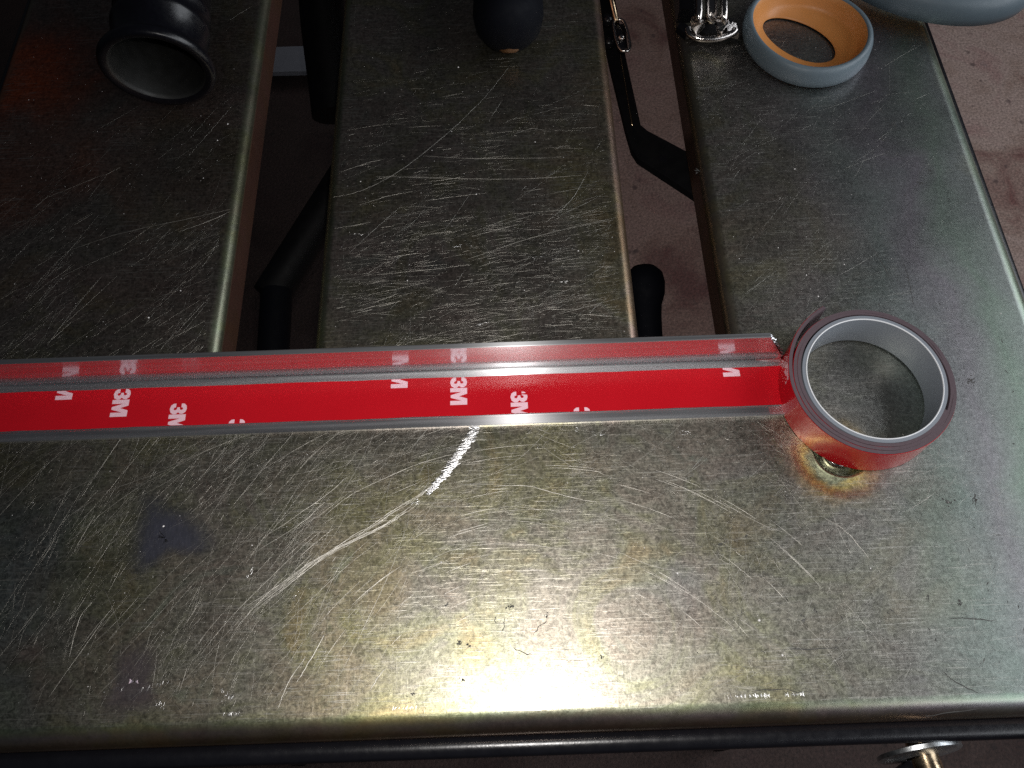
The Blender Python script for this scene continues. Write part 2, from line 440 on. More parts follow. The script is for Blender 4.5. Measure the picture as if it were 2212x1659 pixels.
def table_top():
    v, nrm, att, fs = [], [], [], []

    def ring(pts, z, nf, a):
        k = len(v)
        n = len(pts)
        for i, (x, y) in enumerate(pts):
            t = Vector(pts[(i + 1) % n]) - Vector(pts[i - 1]); o = Vector((t.y, -t.x)).normalized()
            v.append((x, y, z)); nrm.append(Vector((o.x * nf[0], o.y * nf[0], nf[1])).normalized()); att.append(a)
        return list(range(k, k + n))

    def strip(a, b, flip):
        n = len(a)
        for i in range(n):
            j = (i + 1) % n
            q = (a[i], b[i], b[j], a[j])
            fs.append(q if not flip else q[::-1])
    outer = lambda d: rrect(TX0 - d, TX1 + d, TY0 - d, TY1 + d, 6 + d, 8)
    def slot(i, d):
        x0, x1, y0, y1 = SLOTS[i]; return rrect(x0 + d, x1 - d, y0 + d, y1 - d, 12 - d, 8)
    loops = []
    for kind in ('o', 0, 1):
        R = RO if kind == 'o' else RS
        f = outer if kind == 'o' else (lambda d, kind=kind: slot(kind, d))
        sgn = 1 if kind == 'o' else -1
        N = 10; prev = ring(f(0), 0, (0, 1), 0); loops.append(prev)
        for k in range(1, N + 1):
            a = math.pi / 2 * k / N
            cur = ring(f(R * math.sin(a)), -R * (1 - math.cos(a)), (sgn * math.sin(a), math.cos(a)), k / N)
            strip(prev, cur, kind != 'o'); prev = cur
        low = ring(f(R + 0.0), -22, (sgn, 0), 1.0); strip(prev, low, kind != 'o')
        l2 = ring(f(R + 0.0), -22, (0, -1), 1.0); l3 = ring(f(R - 2), -22, (0, -1), 1.0); strip(l2, l3, kind != 'o')
    nc = 96
    circ = lambda r: [(DC.x + r * math.cos(2 * math.pi * k / nc), DC.y + r * math.sin(2 * math.pi * k / nc)) for k in range(nc)]
    c0 = ring(circ(DR), 0, (0, 1), 0)
    polys = [[Vector(v[i]) for i in l] for l in (*loops, c0)]
    flat = [i for l in (*loops, c0) for i in l]
    for tri in tessellate_polygon(polys):
        a, b, c = (flat[i] for i in tri)
        if (Vector(v[b]) - Vector(v[a])).cross(Vector(v[c]) - Vector(v[a])).z < 0: b, c = c, b
        fs.append((a, b, c))
    # the dished screw hole
    prof = []
    for k in range(1, 13):
        t = k / 12; r = DR - t * (DR - 10.5); z = 0.9 * math.sin(math.pi * min(1, t / 0.8) ) ** 1.0 * (1 if t < 0.4 else 1) if t < 0.8 else -1.2 * ((t - 0.8) / 0.2) ** 1.3
        if t < 0.4: z = 0.9 * (0.5 - 0.5 * math.cos(math.pi * t / 0.4))
        prof.append((r, z))
    prof += [(9.9, -3.6), (9.6, -4.6), (9.0, -5.3), (8.0, -5.7), (5.0, -5.8)]
    prev = c0
    for i, (r, z) in enumerate(prof):
        p0 = prof[i - 1] if i else (DR, 0); p1 = prof[min(i + 1, len(prof) - 1)]
        dr, dz = p1[0] - p0[0], p1[1] - p0[1]
        n = Vector((-dz, dr)) * (-1); n.normalize()
        cur = ring(circ(r), z, (n.x, n.y), 0.0)
        if r > 11.5:
            for k2, vi in enumerate(cur):
                th = 2 * math.pi * k2 / nc; am = 0.15 + 0.75 * max(0, math.cos(th - math.radians(222))) ** 1.5 + 0.10 * math.sin(3 * th)
                x_, y_, z_ = v[vi]; v[vi] = (x_, y_, z_ * am if z_ > 0 else z_)
                o_ = Vector((math.cos(th), math.sin(th))); nrm[vi] = Vector((o_.x * -n.x * am, o_.y * -n.x * am, n.y)).normalized()
        strip(cur, prev, False); prev = cur
    fs.append(tuple(prev))
    return mesh('table_top', v, fs, M_ZINC, table, normals=nrm, attrs={'fold': att})


top = table_top()
# underside sheet of the folded top (seen only from other places)
# black frame under the folded edge
fp = [(-4, -4), (3, -4), (4, -3), (4, 2), (2.8, 3.6), (0, 4.2), (-2.8, 3.6), (-4, 2)]
path = [Vector((x, y, -15.5)) for x, y in rrect(TX0 - RO - 4.0, TX1 + RO + 3.2, TY0 - RO - 3.5, TY1 + RO + 4, 12, 8)]
G().sweep(path, fp, closed=True).out('frame', M_FRAME, table, sharp=50)
for x in (-266, 230):
    for y in (52,):
        G().tube([(x, y, -24), (x * 1.0, y, -745)], 13).out('leg', M_LEG, table, sharp=50)
G().box((TX1 - 3, 60, -300), (TX1 - 0.5, 880, -24)).out('unseen_light_blocker', M_LEG, table, smooth=False)  # added out of view to keep door light off the floor below
# folding under-frame seen through the slots
a, b = un(735, 400, -150), un(585, 640, -165)
G().tube([a + (a - b) * 0.6, b], 13.5, 18).out('brace', M_LEG, table, sharp=50)
c = un(598, 628, -160); d = un(588, 800, -172)
G().tube([c, c * 0.5 + d * 0.5, d + (d - c) * 0.4], 11, 18).out('leg', M_NAVY, table, sharp=50)
c, d = un(1392, 600, -150), un(1402, 820, -170)
g = G(); ax = (d - c).normalized()
g.lathe([(0, -13), (8, -11.5), (12.5, -7), (14, 0), (13.5, 8), (11, 16), (10.5, 24), (10.5, 110)], c + ax * 4, ax, 28)
g.out('leg', M_NAVY, table, sharp=50)
# dark pole and plate standing behind the left slot
g = G().tube([un(690, -70, -120), un(700, 60, -150), un(724, 250, -180)], 19, 20)
g.out('leg', M_LEG, table, sharp=50)

# bent black bracket in the right slot
br = empty('support_arm', (90, 380, -45), 'black bent flat bar with worn bright edge, passing under the right slot', 'metal arm')
ol = [(1275, -60), (1318, -60), (1353, 130), (1384, 270), (1398, 282), (1479, 325), (1560, 372), (1560, 462), (1494, 418), (1378, 342), (1365, 322), (1353, 282), (1319, 143)]
zt = -46; P = [un(x, y, zt) for x, y in ol]; n = len(P)
tri = tessellate_polygon([P]); fs = []
for t3 in tri:
    a, b, c = t3
    if (P[b] - P[a]).cross(P[c] - P[a]).z < 0: b, c = c, b
    fs += [(a, b, c), (c + n, b + n, a + n)]
fs += [(i, (i + 1) % n, n + (i + 1) % n, n + i) for i in range(n)]
mesh('bar', P + [p - Vector((0, 0, 5)) for p in P], fs, M_LEG, br, sharp=20)
pe = [un(1340, 118, -45.7), un(1352, 190, -45.7), un(1366, 272, -45.7)]
G().tube(catmull(pe, 6), 0.55, 6).out('worn_edge', M_GOLD, br)
g = G(); pm = un(1432, 344, -46)
g.box(pm + Vector((-2.2, -2, 0)), pm + Vector((2.2, 2, 0.5))).out('stamped_mark', M_FRAME, br, smooth=False)

# nickel link hanging at the top of the slot
lk = empty('buckle', (73, 405, -20), 'small worn nickel link with a rivet hanging in the right slot', 'buckle')
cen = un(1343, 76, -20); L, Wd = 13.5, 3.9
loop = []
for k in range(40):
    a = 2 * math.pi * k / 40
    x = Wd * (abs(math.cos(a)) ** 0.55) * (1 if math.cos(a) >= 0 else -1); y = L * (abs(math.sin(a)) ** 0.75) * (1 if math.sin(a) >= 0 else -1)
    loop.append(cen + Matrix.Rotation(math.radians(4), 4, 'Z') @ Vector((x, y, 0)))
G().tube(loop, 0.95, 8, closed=True).out('loop', M_CHROME, lk)
G().box(cen + Vector((-3.2, -9, -3)), cen + Vector((3.2, 12, -1.6)), bev=0.5).out('plate', M_FRAME, lk, sharp=40)
G().lathe([(0, 2.2), (1.2, 2), (2.0, 1.2), (2.2, 0), (2.2, -1.5)], cen + Vector((-0.3, -1.5, -1.2)), (0, -0.2, 1), 20).out('rivet', M_CHROME, lk)
G().tube([cen + Vector((-2.2, 12, 0)), cen + Vector((-5.5, 60, 0))], 1.6, 10).out('pin', M_GOLD, lk)
G().lathe([(0, 1.8), (3, 1.2), (3.6, 0), (3.6, -3)], un(1316, 88, -30), (0, 0, 1), 20).out('bolt_head', M_FRAME, lk)
G().lathe([(0, 1.8), (3, 1.2), (3.6, 0), (3.6, -3)], un(1313, 40, -30), (0, 0, 1), 20).out('bolt_head', M_FRAME, lk)

# screw in the dish
sc = G().lathe([(0, -4.2), (2.1, -4.2), (2.3, -2.9), (3.6, -2.5), (5.2, -2.6), (6.2, -3.3), (6.5, -4.2), (6.5, -5.7)][::-1], DC, (0, 0, 1), 48)
sc.out('screw', M_CHROME, table, sharp=40)

# knob bolt below the front edge
kb = empty('bolt', (153, 9, -34), 'brass coloured bolt with wide grey washer at the lower right front edge', 'bolt')
wc = un(1985, 1624, -30)
ax = Vector((0.10, -1, 0.13)).normalized()
G().lathe([(6, 2.0), (15.2, 1.6), (16.3, 0.9), (16.3, -0.7), (15.4, -1.1), (6, -1.1)], wc, ax, 56).out('washer', M_WASHER, kb, sharp=50)
q = wc + Vector((1.5, 0, 0))
G().lathe([(5.4, -14), (5.4, 0), (5.2, 3), (5.4, 4), (5.4, 40)], q, ax, 32).out('shaft', M_GOLD, kb)
G().box((-15, -18, -5), (-1, -4, 1), Matrix.Translation(wc + Vector((-1, 2, -8))) @ Matrix.Rotation(0.5, 4, 'Z'), bev=1.2).out('lever', M_FRAME, kb, sharp=40)

# ================================================================== scratches, smudges, dust on the top
def scr_strip(g, pts, w, h, zb=0.012):
    P = [Vector(p) for p in pts]; n = len(P); rs = []
    for i, p in enumerate(P):
        t = (P[min(i + 1, n - 1)] - P[max(i - 1, 0)]); t.z = 0
        if t.length < 1e-6: t = Vector((1, 0, 0))
        t.normalize(); s = Vector((-t.y, t.x, 0))
        k = math.sin(math.pi * (0.06 + 0.88 * i / (n - 1))) ** 0.6
        k *= rnd.uniform(0.55, 1.25)
        rs.append([p + s * w * k + Vector((0, 0, zb)), p + Vector((0, 0, zb + h * k)), p - s * w * k + Vector((0, 0, zb))])
    g.rings([r for r in rs], closed=False)


def on_top(x, y):
    if not (TX0 + 1 < x < TX1 - 1 and TY0 + 1 < y < 560): return False
    for x0, x1, y0, y1 in SLOTS:
        if x0 - 0.5 < x < x1 + 0.5 and y > y0 - 1: return False
    return (Vector((x, y, 0)) - DC).length > DR + 0.5


def scatter(g, n, box, ang, spread, lmin, lmax, wmin, wmax, curve=0.25, dens=None, tilt=0.9):
    c = 0
    while c < n:
        x, y = rnd.uniform(box[0], box[1]), rnd.uniform(box[2], box[3])
        if dens and rnd.random() > dens(x, y): continue
        c += 1
        L = lmin + (lmax - lmin) * rnd.random() ** 4.5
        a = math.radians(rnd.gauss(ang, spread)); k = rnd.gauss(0, curve) / 30
        m = max(4, int(L / 3)); pts = []; px, py = x, y
        for i in range(m + 1):
            if not on_top(px, py): break
            pts.append((px, py, 0)); px += math.cos(a) * L / m; py += math.sin(a) * L / m; a += k * L / m + rnd.gauss(0, 0.015)
        if len(pts) > 2:
            w = (wmin + (wmax - wmin) * rnd.random() ** 4) * 0.62
            scr_strip(g, pts, w, w * rnd.uniform(0.35, tilt))


fade = lambda x, y: max(0.12, min(1, (230 - x) / 150)) if x > 80 else 1
g = G()
F = (-262, 236, 31, 146)
from mathutils import noise as mn
def patchy(x, y, sc=0.035, seed=0.0):
    v = mn.fractal(Vector((x * sc + seed, y * sc, seed * 1.7)), 0.9, 2.0, 4)
    return max(0.04, min(1.0, 0.38 + 1.1 * v))
bl = lambda x, y: fade(x, y) * patchy(x, y)
scatter(g, 5200, F, 30, 40, 1, 22, 0.015, 0.07, 0.4, bl)
scatter(g, 900, (-120, 140, 31, 146), 8, 22, 2, 50, 0.02, 0.07, 0.5, bl)
scatter(g, 500, (-262, -40, 31, 146), 75, 18, 2, 45, 0.02, 0.08, 0.2, bl)
scatter(g, 500, (-262, 40, 31, 146), 5, 18, 2, 40, 0.02, 0.08, 0.3, bl)
scatter(g, 700, F, 14, 14, 3, 60, 0.025, 0.12, 0.25, bl)
scatter(g, 420, F, 56, 7, 3, 70, 0.03, 0.11, 0.12, lambda x, y: (1 if x < -40 else 0.15) * patchy(x, y, .03, 3))
scatter(g, 520, F, -30, 20, 2, 40, 0.03, 0.10, 0.3, bl)
scatter(g, 700, F, 92, 14, 1, 26, 0.02, 0.07, 0.2, bl)
Mp = (-86, 55, 176, 470)
dm = lambda x, y: (1.0 if y < 262 else 0.5 if y < 330 else 0.14) * patchy(x, y, 0.04, 5)
scatter(g, 2600, Mp, 4, 7, 1, 22, 0.025, 0.11, 0.1, dm, 1.2)
scatter(g, 260, Mp, 14, 6, 3, 60, 0.03, 0.12, 0.12, dm, 1.2)
scatter(g, 260, Mp, 35, 18, 3, 50, 0.025, 0.08, 0.2, dm, 1.2)
scatter(g, 420, Mp, 92, 10, 2, 30, 0.02, 0.07, 0.15, dm, 1.0)
scatter(g, 300, Mp, -20, 25, 1, 16, 0.025, 0.08, 0.2, dm, 1.2)
Lp = (-270, -141, 176, 470)
dl = lambda x, y: (1.0 if y < 262 else 0.3 if y < 330 else 0.06) * patchy(x, y, 0.04, 9)
scatter(g, 520, Lp, 52, 10, 3, 50, 0.025, 0.08, 0.12, dl, 1.1)
scatter(g, 420, Lp, 15, 18, 1, 36, 0.025, 0.08, 0.2, dl, 1.1)
scatter(g, 260, Lp, 90, 20, 2, 24, 0.02, 0.07, 0.2, dl, 1.0)
Rp = (107, 234, 150, 470)
scatter(g, 650, Rp, 42, 25, 1, 40, 0.02, 0.06, 0.2, lambda x, y: max(0.2, (200 - x) / 90) * patchy(x, y, .04, 2), 1.1)
g.out('scratches', M_SCR, table)['kind'] = 'stuff'

# individually recognisable scratches
g = G()
def line(px, w, n=7, jit=0.1):
    pts = catmull([un(x, y) for x, y in px], n)
    pts = [p + Vector((rnd.gauss(0, jit), rnd.gauss(0, jit), 0)) for p in pts]
    scr_strip(g, pts, w, w * 0.75, 0.02)
line([(1099, 145), (1048, 209), (1005, 252), (964, 290), (880, 357), (806, 401), (760, 418), (718, 426)], 0.11)
line([(914, 337), (1030, 342), (1195, 341)], 0.10)
line([(812, 381), (960, 385), (1130, 386), (1257, 378)], 0.10)
line([(111, 556), (240, 510), (370, 480), (499, 452)], 0.11)
line([(386, 501), (440, 482), (498, 457)], 0.16)
line([(731, 373), (800, 350), (830, 345)], 0.10)
line([(775, 443), (840, 423), (890, 414)], 0.10)
line([(1105, 292), (1150, 278), (1190, 285)], 0.10)
line([(722, 494), (800, 480)], 0.10)
line([(1010, 560), (1160, 510), (1330, 470)], 0.09)
line([(1180, 480), (1235, 430), (1270, 370)], 0.08)
line([(745, 900), (700, 880), (757, 860)], 0.07)
for k in range(7):      # the long bundle that fans out of the bright gouge
    o = rnd.uniform(-7, 7); e = rnd.uniform(-22, 22); s = rnd.uniform(0, 60)
    line([(905 - s + o, 1080 + s * 0.55 + o), (830 + o, 1130 + o * 0.6), (760, 1165 + o), (680 + e * .2, 1212 + e * .2), (600 + e * .5, 1270 + e * .2), (530 + e * .8, 1318 + e * .3)], rnd.uniform(0.05, 0.13))
for k in range(4):
    o = rnd.uniform(-4, 4)
    line([(1025 + o, 940), (985 + o * 2, 1000), (920, 1060 + o), (850, 1105 + o * 2), (770, 1160 + o)], 0.07)
line([(560, 1168), (690, 1080), (750, 1030)], 0.08)
line([(700, 1115), (765, 1065), (910, 1000), (1020, 975)], 0.08)
line([(540, 1200), (650, 1130), (700, 1085)], 0.07)
line([(1065, 1050), (1140, 1050), (1230, 1073), (1290, 1085)], 0.13)
line([(1120, 1095), (1220, 1105)], 0.07)
line([(985, 1082), (1065, 1065), (1100, 1060)], 0.08)
line([(990, 1148), (1055, 1130)], 0.12)
line([(1000, 1290), (960, 1285), (1003, 1264)], 0.13)
line([(640, 1474), (668, 1430), (700, 1372)], 0.16)
line([(600, 1530), (625, 1470), (660, 1420)], 0.12)
line([(800, 1490), (815, 1465), (832, 1445)], 0.17)
line([(1000, 1418), (1050, 1396)], 0.14)
line([(1380, 1220), (1500, 1290), (1590, 1360)], 0.07)
line([(1330, 1190), (1420, 1225), (1540, 1245)], 0.07)
line([(1775, 1115), (1830, 1150), (1880, 1210)], 0.07)
line([(1560, 1085), (1640, 1130), (1720, 1160)], 0.07)
line([(620, 1240), (560, 1300), (508, 1360)], 0.08)
line([(200, 1300), (170, 1340), (150, 1420)], 0.08)
line([(935, 1205), (1020, 1178), (1160, 1178), (1290, 1200)], 0.08)
line([(860, 1250), (960, 1215), (1075, 1196)], 0.07)
for k in range(60):     # arcs round the flash point: its ring of scratch glints put into shape
    a0 = math.radians(rnd.uniform(30, 150)); r = rnd.uniform(60, 140); s = rnd.uniform(0.05, 0.22)
    pts = [Vector((8 + r * math.cos(a0 + s * i / 6), 8 + r * 0.92 * math.sin(a0 + s * i / 6), 0)) for i in range(7)]
    if all(on_top(p.x, p.y) and p.y < 144 for p in pts): scr_strip(g, pts, rnd.uniform(0.04, 0.1), 0.03, 0.02)
g.out('long_scratches', M_SCR, table)['kind'] = 'stuff'

# bright gouge below the angle: many short overlapping scrapes
g = G()
gp = catmull([un(x, y) for x, y in ((1026, 924), (1010, 955), (985, 990), (958, 1028), (925, 1065))], 14)
for i, p in enumerate(gp[:-1]):
    f = i / len(gp); wide = 1.8 * (0.45 + 0.55 * math.sin(math.pi * min(1, 0.15 + f * 0.9)))
    if 0.02 < f < 0.08: wide *= 0.4
    for k in range(9):
        q = p + Vector((rnd.gauss(0, 0.6), rnd.gauss(0, 0.5), 0)); w = wide * rnd.uniform(0.5, 1.15)
        a = math.radians(rnd.gauss(12, 6)); dv = Vector((math.cos(a), math.sin(a), 0)) * w
        scr_strip(g, [q - dv, q - dv * 0.3, q + dv * 0.3, q + dv], rnd.uniform(0.15, 0.32), rnd.uniform(0.02, 0.25), 0.02)
def dab(px, py, L, deg, n=5, w=0.09):
    a = math.radians(deg)
    for k in range(int(n * 2.2)):
        q = un(px, py) + Vector((math.cos(a), math.sin(a), 0)) * rnd.uniform(-.5, .5) * L + Vector((rnd.gauss(0, .3), rnd.gauss(0, 0.45), 0))
        if q.y < 31: q.y = 31
        ta = math.atan2(q.y - 15, q.x) + math.pi / 2 + rnd.gauss(0, 0.25); l = rnd.uniform(.3, 1.0); dv = Vector((math.cos(ta), math.sin(ta), 0)) * l
        ww = w * rnd.uniform(.6, 1.3)
        scr_strip(g, [q - dv, q - dv * .3, q + dv * .3, q + dv], ww, ww * q.length / H * rnd.uniform(.2, 1.9), 0.02)
for px, py, L, d_, n in ((330, 1483, 12, 12, 8), (243, 1489, 8, 10, 5), (490, 1500, 5, -40, 8), (345, 1522, 5, -20, 6), (875, 1286 + 260, 9, 5, 8),
                         (500, 1545, 7, 0, 5), (1290, 938, 4, 0, 4), (1215, 608, 5, 0, 5), (1160, 555, 8, 3, 4), (1000, 530, 10, 5, 5), (770, 505, 6, 0, 4), (1040, 700, 7, 20, 5),
                         (1645, 1530, 8, 20, 12), (1720, 1528, 8, 20, 10), (1600, 1543, 7, 15, 6), (640, 1283, 5, 65, 3), (540, 1240, 5, 55, 3),
                         (1475, 935, 5, 0, 4), (1240, 925, 4, 0, 4), (900, 1085, 4, 20, 4)):
    dab(px, py, L, d_, n)
g.out('gouge_marks', M_SCRB, table)['kind'] = 'stuff'

g = G()
def blot(px, py, r, n=6):
    a0 = rnd.uniform(0, 6.28)
    for k in range(int(n * 2.2)):
        d = abs(rnd.gauss(0, r * .7)); t = rnd.gauss(a0, 0.9) + (math.pi if rnd.random() < .3 else 0)
        q = un(px, py) + Vector((math.cos(t) * d, math.sin(t) * d, 0)); a = rnd.uniform(0, 6.28); L = rnd.uniform(.2, .7) * (r / 2) ** .5
        dv = Vector((math.cos(a), math.sin(a), 0)) * L
        scr_strip(g, [q - dv, q + Vector((rnd.gauss(0, .06), rnd.gauss(0, .06), 0)), q + dv], rnd.uniform(.12, .42), 0.012, 0.008)
for px, py, r, n in ((2096, 822, 2.4, 12), (2050, 1085, 2.2, 8), (2108, 1080, 1.6, 5), (1560, 1175, 1.3, 4), (1760, 1315, 1.0, 4), (1735, 1340, 1.4, 5), (2005, 1290, 1.3, 5), (2075, 1300, 1.6, 5),
                     (1505, 370, 1.6, 5), (1508, 210, 1.4, 5), (1930, 265, 3, 8), (1905, 300, 2.4, 6), (1990, 395, 2.2, 6), (1900, 240, 2.6, 7), (2010, 370, 2, 5), (1780, 430, 1.4, 4), (1880, 620, 1.2, 3),
                     (1100, 1310, 1.2, 5), (965, 1305, 1.1, 4), (990, 1390, 1.3, 5), (1015, 1395, 1.2, 4), (1300, 1420, 1.0, 3), (1180, 1330, 1.0, 4), (890, 1500, 1.4, 5), (1000, 1470, 1.0, 4)):
    blot(px, py, r, n)
for P in ([(1862, 505), (1900, 560), (1925, 600)], [(1950, 560), (1965, 610), (1972, 660)], [(2100, 1090), (2106, 1070), (2110, 1100)], [(1830, 610), (1848, 640), (1852, 670)],
          [(1630, 1490), (1760, 1492)], [(2000, 1545), (2120, 1530)], [(2040, 1450), (2060, 1470), (2120, 1500)], [(2050, 1335), (2150, 1340)], [(1680, 1402), (1810, 1400)],
          [(1180, 1340), (1150, 1370)], [(1090, 1335), (1085, 1370)], [(1072, 1330), (1070, 1350)], [(1110, 1400), (1150, 1415)], [(8, 185), (30, 180)]):
    pts = catmull([un(x, y) for x, y in P], 6); pts = [p + Vector((rnd.gauss(0, .25), rnd.gauss(0, .25), 0)) for p in pts]
    scr_strip(g, pts, 0.19, 0.015, 0.008)
for k in range(330):
    x, y = rnd.uniform(60, 232), rnd.uniform(35, 420)
    if on_top(x, y):
        a = rnd.uniform(0, 6.28); L = rnd.uniform(.2, 1.1); dv = Vector((math.cos(a), math.sin(a), 0)) * L; q = Vector((x, y, 0))
        scr_strip(g, [q - dv, q, q + dv], rnd.uniform(.1, .3), 0.015, 0.008)
g.out('dark_smudges', M_SMUDGE, table)['kind'] = 'stuff'

# dust grains and bright pits
g = G()
def grain(p, r):
    n = 6; vs = [p + Vector((r * rnd.uniform(.7, 1.2) * math.cos(2 * math.pi * k / n), r * rnd.uniform(.7, 1.2) * math.sin(2 * math.pi * k / n), 0.01)) for k in range(n)] + [p + Vector((0, 0, r * 0.8))]
    g.add(vs, [(k, (k + 1) % n, n) for k in range(n)])
for k in range(900):
    x, y = rnd.uniform(-265, 232), rnd.uniform(32, 440)
    if on_top(x, y) and not 144 < y < 178: grain(Vector((x, y, 0)), rnd.uniform(0.06, 0.2) if rnd.random() < .93 else rnd.uniform(.2, .38))
for px, py, r in ((990, 145, .5), (880, 606, .35), (1133, 627, .3), (321, 686, .5), (1768, 640, .4), (1717, 365, .4), (1681, 535, .3), (1742, 594, .35), (492, 268, .5), (353, 1137, .5), (1640, 1340, .5), (1690, 1415, .5)):
    grain(un(px, py), r)
g.out('dust_grains', M_DUST, table)['kind'] = 'stuff'


def patch(name, px, mat, z=0.03, rings=6):
    P = catmull([un(x, y) for x, y in px], 5, closed=True); c = sum(P, Vector()) / len(P); n = len(P)
    vs, cov = [], []
    for k in range(rings + 1):
        f = k / rings
        for p in P: vs.append(c + (p - c) * (0.02 + 0.98 * f * 1.12) + Vector((0, 0, z))); cov.append(1.0 - max(0, f - .25) / .75)
    fs = [(i * n + j, i * n + (j + 1) % n, (i + 1) * n + (j + 1) % n, (i + 1) * n + j) for i in range(rings) for j in range(n)] + [tuple(range(n))]
    return mesh(name, vs, fs, mat, table, attrs={'cover': cov})


patch('tint_patch', [(300, 1050), (355, 1062), (420, 1100), (484, 1155), (492, 1195), (430, 1214), (375, 1210), (338, 1236), (282, 1268), (254, 1222), (272, 1150), (286, 1095)], film('violet_blue_film', (0.17, 0.175, 0.235), 0.44, amount=0.75))  # faint violet-blue patch laid over the plate

patch('tint_patch', [(245, 1385), (320, 1360), (352, 1420), (335, 1465), (350, 1520), (330, 1552), (245, 1555), (205, 1535), (228, 1470)], film('mauve_tarnish', (0.33, 0.27, 0.31), 0.36, amount=0.5), 0.034)
# ================================================================== aluminium angle with tape
an = empty('aluminium_angle', (-60, 160, 0), 'bright aluminium angle profile lined with red tape, lying across the table', 'metal profile')
AX0 = -262.0; AF, AB, AC = 145.6, 175.6, 173.2; AH, AT = 22.4, 2.2
cross = [(AF, 0.15), (AF, AT - 0.35), (AF + 0.35, AT)]
cross += [(AC - 2.0 + 2.0 * math.sin(a), AT + 2.0 - 2.0 * math.cos(a)) for a in [math.radians(x) for x in (0, 22, 45, 68, 90)]]
cross += [(AC, AH - 0.3), (AC + 0.3, AH), (AB - 0.3, AH), (AB, AH - 0.3), (AB, 0.5), (AB - 0.35, 0.15)]
stations = [AX0, -130.0, 0.0, 80.0]
rs = []
for x in stations: rs.append([Vector((x, y, z)) for y, z in cross])
def xend(y, z):
    if z > AT + 0.1: return 121.5 - 9.5 * max(0, (z - 6) / (AH - 6)) ** 1.1 + (0.35 * math.sin(z * 5.1))
    return 124.0
for k, bk in ((0, 5.0), (1, 0.0)):
    rs.append([Vector((xend(y, z) - bk, y, z)) for y, z in cross])
G().rings(rs, True, True, True).out('profile', M_ALU, an, sharp=35)
# ragged burr on the sawn end
g = G()
for k in range(46):
    z = AT + (AH - AT) * k / 45; x = xend(0, z)
    p = Vector((x, rnd.uniform(AC, AB), z)); r = rnd.uniform(.15, .5)
    g.add([p + Vector((0, -r, 0)), p + Vector((rnd.uniform(.2, .9), 0, rnd.uniform(-.3, .3))), p + Vector((0, r, 0)), p + Vector((-r, 0, r))], [(0, 1, 3), (1, 2, 3), (0, 2, 1)])
g.out('burr', M_ALU, an, smooth=False)['kind'] = 'stuff'
TY_0, TY_1 = 150.0, 169.0; TZ = AT + 1.0; TXE = 123.8
G().box((AX0 + .1, TY_0 + .15, AT - 0.02), (TXE, TY_1 - .15, TZ)).out('foam_tape', M_FOAM, an, smooth=False)
nx = 60; gg = G(); rs = []
for i in range(nx + 1):
    x = AX0 + (TXE - AX0) * i / nx; dz = 0.10 * math.sin(x * .11) + 0.06 * math.sin(x * .37) + 0.03 * math.sin(x * .83)
    rs.append([Vector((x, TY_0 + dz, TZ - .05)), Vector((x, TY_0 + dz, TZ + .06)), Vector((x, (TY_0 + TY_1) / 2, TZ + .10 + dz * .3)), Vector((x, TY_1 + dz, TZ + .06)), Vector((x, TY_1 + dz, TZ - .05))])
tape = gg.rings(rs, closed=False).out('red_tape', M_RED, an, sharp=40)

THREE = [(0.15, 5.0), (0.3, 6.2), (1.1, 7.15), (2.6, 7.55), (4.1, 7.1), (4.95, 5.9), (4.85, 4.7), (4.15, 3.85), (5.0, 3.0), (5.1, 1.8), (4.3, .5), (2.6, -.05), (1.0, .4),
         (.25, 1.4), (.15, 2.6), (1.95, 2.6), (2.05, 1.95), (2.6, 1.6), (3.15, 1.95), (3.15, 2.75), (2.6, 3.15), (1.9, 3.2), (1.9, 4.35), (2.6, 4.4), (3.1, 4.75), (3.1, 5.5), (2.6, 5.9), (2.05, 5.6), (1.95, 5.0)]
EM = [(5.15, 0), (5.15, 7.5), (7.9, 7.5), (9.0, 4.0), (10.1, 7.5), (12.9, 7.5), (12.9, 0), (11.0, 0), (11.0, 5.0), (9.6, 0.2), (8.4, 0.2), (7.0, 5.0), (7.0, 0)]
MARKS = []
for gi, xs in enumerate(((-470, -350, -230, -105), (133, 259, 386, 516), (861, 991, 1122, 1256), (1592,))):
    for px, off in zip(xs, (-0.49, 0.0, 0.43, 0.89)):
        MARKS.append((un(px, 880, TZ).x, off))
def clip(P, lo, hi):
    for ax, lim, sg in ((0, lo, 1), (0, hi, -1)):
        out = []
        for i in range(len(P)):
            a, b = P[i - 1], P[i]; ia, ib = (a[0] - lim) * sg >= 0, (b[0] - lim) * sg >= 0
            if ia != ib:
                t = (lim - a[0]) / (b[0] - a[0]); out.append((lim, a[1] + (b[1] - a[1]) * t))
            if ib: out.append(b)
        P = out
        if len(P) < 3: return []
    return P
for mx, off in MARKS:
    if mx < AX0 + 5: continue
    u0 = off * 19.0 * 1.0
    for P in (THREE, EM):
        Q = [(u0 + a * 1.07, b * 1.0) for a, b in P]
        Q = clip(Q, 0.12, 18.88)
        if not Q: continue
        pts = [Vector((mx - 3.75 + b, TY_1 - a, TZ + 0.125)) for a, b in Q]
        fs = []
        for tri in tessellate_polygon([pts]):
            a_, b_, c_ = tri
            if (pts[b_] - pts[a_]).cross(pts[c_] - pts[a_]).z < 0: b_, c_ = c_, b_
            fs.append((a_, b_, c_))
        mesh('printed_letter', pts, fs, M_INK, tape, smooth=False)

